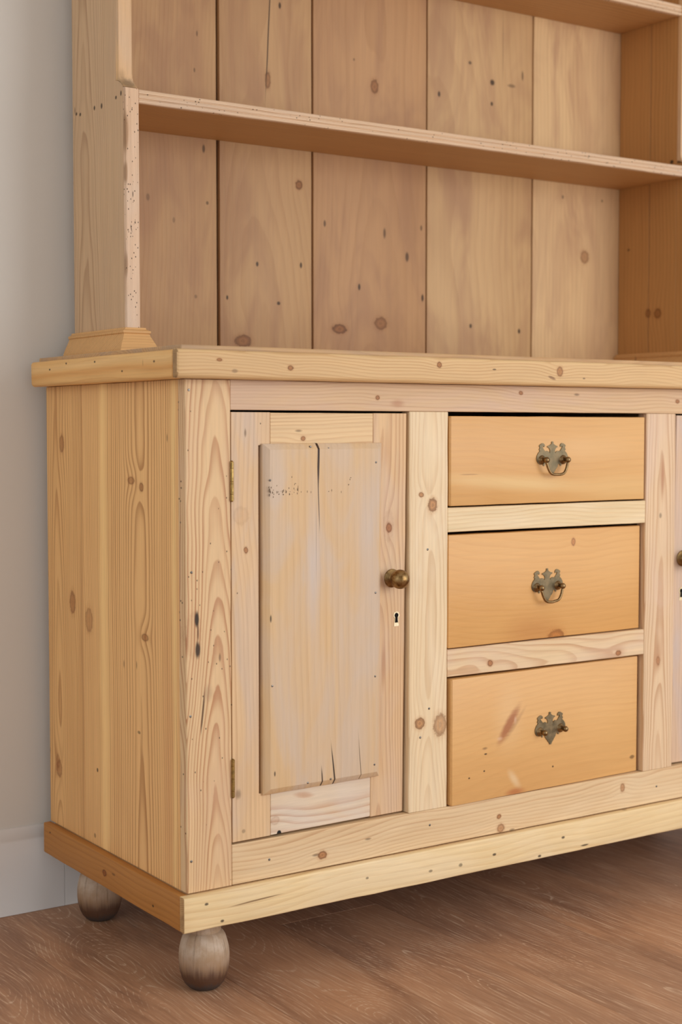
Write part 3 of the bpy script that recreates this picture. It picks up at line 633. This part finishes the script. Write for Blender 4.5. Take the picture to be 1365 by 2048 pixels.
# the faded ink stamp on the panel: only a few broken strokes are left of it
strokes = []
K = 0.00012; x00, z00 = 0.1130, 0.7680      # crop units to metres on the panel
def S(cx, cy, w_, h_, sl=0.0): strokes.append((cx, cy, w_, h_, sl))
for a in ((138, 350, 22, 70), (130, 305, 16, 30), (138, 410, 14, 50), (160, 310, 10, 30), (152, 370, 10, 44), (180, 380, 12, 34), (190, 345, 10, 14), (188, 440, 10, 30), (196, 400, 9, 22),
          (238, 375, 14, 40), (236, 285, 8, 20), (264, 404, 14, 22), (256, 372, 6, 24), (290, 364, 8, 9), (312, 372, 13, 46), (326, 355, 10, 44), (322, 410, 20, 22), (360, 375, 16, 40), (352, 352, 7, 14),
          (398, 324, 11, 26), (406, 408, 15, 28), (412, 372, 7, 16), (440, 408, 6, 10), (437, 172, 9, 26), (485, 262, 22, 10), (474, 275, 7, 24), (466, 330, 8, 34), (478, 352, 8, 10), (468, 384, 6, 26),
          (512, 345, 10, 44), (522, 330, 6, 120), (512, 400, 11, 34), (564, 380, 7, 30), (648, 378, 8, 34), (700, 388, 6, 30), (945, 384, 14, 12), (988, 372, 8, 36), (1122, 396, 6, 40), (1226, 296, 14, 24), (1244, 222, 9, 34), (1256, 198, 16, 14)):
    S(*a)
vv, ff = [], []
for i, (cx, cy, w_, h_, sl) in enumerate(strokes):
    X = 0.1290 + (cx - 130) * 0.0001262; Z = 0.7251 - (cy - 290) * 0.0001040
    hw, hh = w_ * 0.0000631, h_ * 0.000052
    b = len(vv); rr = random.Random(i)
    for k in range(8):
        an = 2 * math.pi * k / 8
        q = rr.uniform(0.7, 1.1)
        x, z = X + hw * q * math.cos(an), Z + hh * q * math.sin(an)
        vv.append(wL(x, -0.01118, z))
    ff.append(tuple(range(b, b + 8)))
stp = mesh('faded_stamp', vv, ff, M_INK, dL); stp['label'] = 'faded illegible black ink stamp'; stp['kind'] = 'stuff'

def offset_copy(f, dx):
    return f
m_dRL = wood('pine_door_stile_far', 'Z', 'Y', (218, 182, 148), (186, 146, 112), u0=1.1, n0=0.1, dens=180, contrast=.4, tint=(200, 180, 168), tint_amt=.7)
m_panR = wood('pine_raised_panel_far', 'Z', 'Y', (222, 178, 126), (202, 154, 104), u0=0.9, n0=0.2, wob=0.06, dens=95, contrast=0.4, tint=(208, 182, 158), tint_amt=.6)
dR, wR = door(0.9655, W - 0.0735, 0.9870, 0.9860, W - 0.0735, (m_dRL, m_dRL, m_dT, m_dB, m_panR), True)

# ------------------------------------------------------------------ drawers
# outline of the pierced batwing back plate, left half, top to bottom (plate units, centre line x=0)
HALF = [(0, 345), (-14, 342), (-22, 330), (-16, 312), (-24, 296), (-46, 276), (-80, 258), (-104, 252), (-116, 238), (-104, 224), (-84, 216), (-64, 192), (-54, 160), (-56, 128), (-62, 104),
        (-76, 130), (-96, 148), (-124, 152), (-150, 142), (-168, 150), (-182, 172), (-198, 196), (-212, 220), (-216, 242), (-206, 256), (-194, 246), (-184, 232), (-172, 240), (-168, 262), (-178, 290), (-202, 310),
        (-232, 308), (-262, 288), (-286, 268), (-290, 250), (-276, 232), (-276, 206), (-290, 186), (-286, 168), (-272, 156), (-284, 136), (-312, 104), (-338, 50), (-346, -10), (-334, -62), (-306, -104), (-264, -126), (-220, -124), (-200, -122),
        (-198, -150), (-186, -160), (-170, -154), (-168, -132), (-150, -112), (-134, -120), (-122, -150), (-110, -186), (-98, -196), (-90, -214), (-72, -234), (-60, -262), (-44, -282), (-30, -300), (-24, -318), (-18, -336), (0, -342)]
OUT = HALF + [(-x, z) for x, z in reversed(HALF[1:-1])]
PSX, PSZ = 0.0000998, 0.0000790 * 1.0
def tri_fill(name, pts, y0, y1, mat, parent, wp):
    bm = bmesh.new()
    vs = [bm.verts.new((x, y1, z)) for x, z in pts]
    es = [bm.edges.new((vs[i], vs[(i + 1) % len(vs)])) for i in range(len(vs))]
    r = bmesh.ops.triangle_fill(bm, use_beauty=True, edges=es)
    fs = [f for f in bm.faces]
    ex = bmesh.ops.extrude_face_region(bm, geom=fs)
    for v in [g for g in ex['geom'] if isinstance(g, bmesh.types.BMVert)]: v.co.y = y0
    bmesh.ops.recalc_face_normals(bm, faces=bm.faces)
    for v in bm.verts: v.co = Vector(wp(*v.co))
    me = bpy.data.meshes.new(name); bm.to_mesh(me); bm.free()
    return link(name, me, mat, parent, 30)

def drawer(z0, z1, yl, yr, xl, xr, mat, hx, hz, bail, rot):
    d = empty('drawer', (0, 0, 0), base)
    def wp(x, y, z):
        return (x, y + yl + (yr - yl) * (x - xl) / (xr - xl), z)
    board('drawer_front', xl, xr, 0.0, 0.022, z0, z1, mat, d, 'X', r=(0.0016, 0.0004, 0.0004, 0.002), warp=wp, nseg=40, jit=0.0005, end=0.0022, seg=2)
    board('drawer_box', xl + .004, xr - .004, 0.0225, 0.43, z0 + .004, z1 - .006, m_plain, d, 'X', warp=wp, nseg=1, jit=0)
    c, s = math.cos(rot), math.sin(rot)
    pts = [(hx + PSX * x * c - PSZ * z * s, hz + PSX * x * s + PSZ * z * c) for x, z in OUT]
    p = tri_fill('back_plate', pts, -0.0014, 0.0004, M_PLATE, d, wp); p['label'] = 'pierced aged brass batwing plate'
    posts = []
    for sx in (-1, 1):
        px, pz = hx + sx * 0.0232 * c, hz - 0.0025 + sx * 0.0232 * s
        prof = [(0.0078, 0.0008), (0.0074, 0.0022), (0.0050, 0.0034), (0.0036, 0.0048), (0.0033, 0.0085), (0.0042, 0.0100), (0.0049, 0.0122), (0.0048, 0.0146), (0.0036, 0.0166), (0.0012, 0.0176)]
        lathe('post', prof, wp(px, 0, pz), (0, -1, 0), M_BAIL, d, 16)
        posts.append((px, pz))
    if bail:
        (xa, za), (xb, zb) = posts
        pts = []; yb = -0.0122
        pts.append((xa + 0.0042, yb, za)); pts.append((xa + 0.0010, yb, za + 0.0004)); pts.append((xa - 0.0010, yb - .0003, za - 0.0030))
        # swan-neck down to a flat grip
        for (fx, fz) in ((0.02, -0.007), (0.05, -0.0115), (0.09, -0.0155), (0.14, -0.0192), (0.20, -0.0218), (0.28, -0.0232), (0.38, -0.0238), (0.5, -0.0240)):
            pts.append((xa + (xb - xa) * fx, yb - 0.0006 + fz * 0.05, za + fz))
        pts += [(xa + xb - x, y, z + (zb - za)) for x, y, z in reversed(pts[:-1])]
        b = tube('bail_handle', pts, [0.0018] * 2 + [0.0022] * (len(pts) - 4) + [0.0018] * 2, M_BAIL, d, 10, wp)
    return d
drawer(0.6868, 0.8266, -0.0028, 0.0016, 0.4617, 0.8890, m_dr[0], 0.6745, 0.7590, True, 0.0)
drawer(0.4638, 0.6412, 0.0010, 0.0088, 0.4607, 0.8872, m_dr[1], 0.6705, 0.5515, True, 0.02)
drawer(0.2150, 0.4152, -0.0056, 0.0098, 0.4642, 0.8862, m_dr[2], 0.6770, 0.3140, False, 0.03)

# ------------------------------------------------------------------ the open rack standing on the base
ZT = 0.9217
rack = empty('plate_rack', (0.0, 0.0, 0.0))
tag(rack, 'open pine shelf rack with planked back standing on the dresser top', 'shelf unit')
ZTOP = 2.08
SH1, SH2 = 1.3292, 1.6515
def upright(xo, xi, left):
    u = empty('upright', (0, 0, 0), rack)
    x0, x1 = min(xo, xi), max(xo, xi)
    if left:
        pr = [(0.2905, ZT + .001), (0.2905, 1.331), (0.2925, 1.334), (0.297, 1.338), (0.305, 1.3425), (0.3145, 1.345), (0.3145, ZTOP), (0.478, ZTOP), (0.478, ZT + .001)]
        prism('side_board', pr, 'X', x0 + .0002, x1 - .0002, m_upL, u, end=0.0006)
    else:
        for (ya, yb) in ((0.3145, 0.3880), (0.3892, 0.4762)):
            board('side_board', x0 + .0002, x1 - .0002, ya, yb, ZT + .001, ZTOP, m_upR, u, r=0.0008)
        board('side_board', x0 + .0002, x1 - .0002, 0.2905, 0.3143, ZT + .001, 1.34, m_upR, u, r=0.0006)
    # worn front edge: proud below the shelf, stepped back above it
    pr = [(0.2813, ZT + .001), (0.2813, SH1 - 0.001), (0.2822, SH1 + 0.0005), (0.2855, SH1 + 0.0015), (0.2900, SH1 + 0.0022), (0.2900, ZT + .001)]
    n = 40; lowp = []
    prism('edge_strip', pr, 'X', x0, x1, m_strip, u, end=0.0008, nseg=3, jit=0.0004)
    pr = [(0.2862, 1.3315), (0.2930, 1.3375), (0.2990, 1.3430), (0.3036, 1.3495), (0.3046, 1.356), (0.3046, ZTOP), (0.3143, ZTOP), (0.3143, 1.3452), (0.305, 1.3428), (0.297, 1.3383), (0.2926, 1.3343), (0.2907, 1.3316)]
    prism('edge_strip', pr, 'X', x0, x1, m_stripU, u, end=0.0008, nseg=3, jit=0.0002)
    # flared base moulding around the foot
    prof = [(ZT + .0002, 0.0212), (0.9285, 0.0212), (0.9300, 0.0205), (0.9365, 0.0180), (0.9430, 0.0148), (0.9490, 0.0118), (0.9530, 0.0104), (0.9545, 0.0122), (0.9575, 0.0122), (0.9590, 0.0092), (0.9605, 0.0068), (0.9630, 0.0062), (0.9635, 0.0004)]
    vv, ff = [], []
    for z, dd in prof:
        for (x, y) in ((x0 - dd, 0.2813 - dd), (x1 + dd, 0.2813 - dd), (x1 + dd, 0.4760), (x0 - dd, 0.4760)):
            vv.append((x, y, z + 0.0006 * mnoise.noise((x * 20, y * 20, z * 50))))
    for k in range(len(prof) - 1):
        for i in range(4):
            j = (i + 1) % 4; ff.append((4 * k + i, 4 * k + j, 4 * k + 4 + j, 4 * k + 4 + i))
    ff.append((0, 1, 2, 3)); ff.append(tuple(4 * (len(prof) - 1) + i for i in range(4)))
    mesh('base_moulding', vv, ff, m_mould, u, 28)
    return u
upright(0.0506, 0.0733, True)
upright(W - 0.0506, 1.288, False)
JX = (0.0735, 0.3239, 0.5195, 0.7801, 1.0473, 1.3100)
GAP = (0, 0.0024, 0.0020, 0.0018, 0.0017, 0)
for i in range(5):
    x0, x1 = JX[i] + GAP[i], JX[i + 1] - GAP[i + 1]
    rr = 0.0012
    if i == 0: rr = (0.0012, 0.0050, 0.0005, 0.0005)
    board('back_board', x0, x1, YB + 0.0003 * (i % 2), YB + 0.0125, ZT + 0.001, ZTOP - .001, m_bk[i], rack, r=rr, jit=0.0003, nseg=70, seg=2)

def shelf(ztop, yf):
    zb = ztop - 0.0210
    s = empty('shelf', (0, 0, 0), rack)
    board('shelf_board', 0.0736, 1.2877, yf + 0.0105, YB - .0003, zb + .0002, ztop - .0002, m_shelf, s, 'X', r=0.0004, jit=0.0002, nseg=40)
    # reeded front edge
    y = yf
    pr = [(y + 0.0104, zb), (y + 0.0020, zb), (y + 0.0006, zb + 0.0010), (y, zb + 0.0028), (y, zb + 0.0052), (y + 0.0016, zb + 0.0064), (y + 0.0018, zb + 0.0070), (y + 0.0004, zb + 0.0080), (y, zb + 0.0096), (y, zb + 0.0120),
          (y + 0.0014, zb + 0.0134), (y + 0.0016, zb + 0.0140), (y + 0.0004, zb + 0.0150), (y + 0.0003, zb + 0.0175), (y + 0.0010, zb + 0.0196), (y + 0.0026, ztop), (y + 0.0104, ztop)]
    prism('shelf_edge', pr, 'X', 0.0736, 1.2877, m_shelfE, s, end=0.0004, nseg=90, jit=0.0005, smooth=25)
    return s
shelf(SH1, 0.2815)
shelf(SH2, 0.3050)
board('top_board', 0.03, W - 0.03, 0.28, 0.478, ZTOP + .0005, ZTOP + 0.025, m_shelf, rack, 'X')
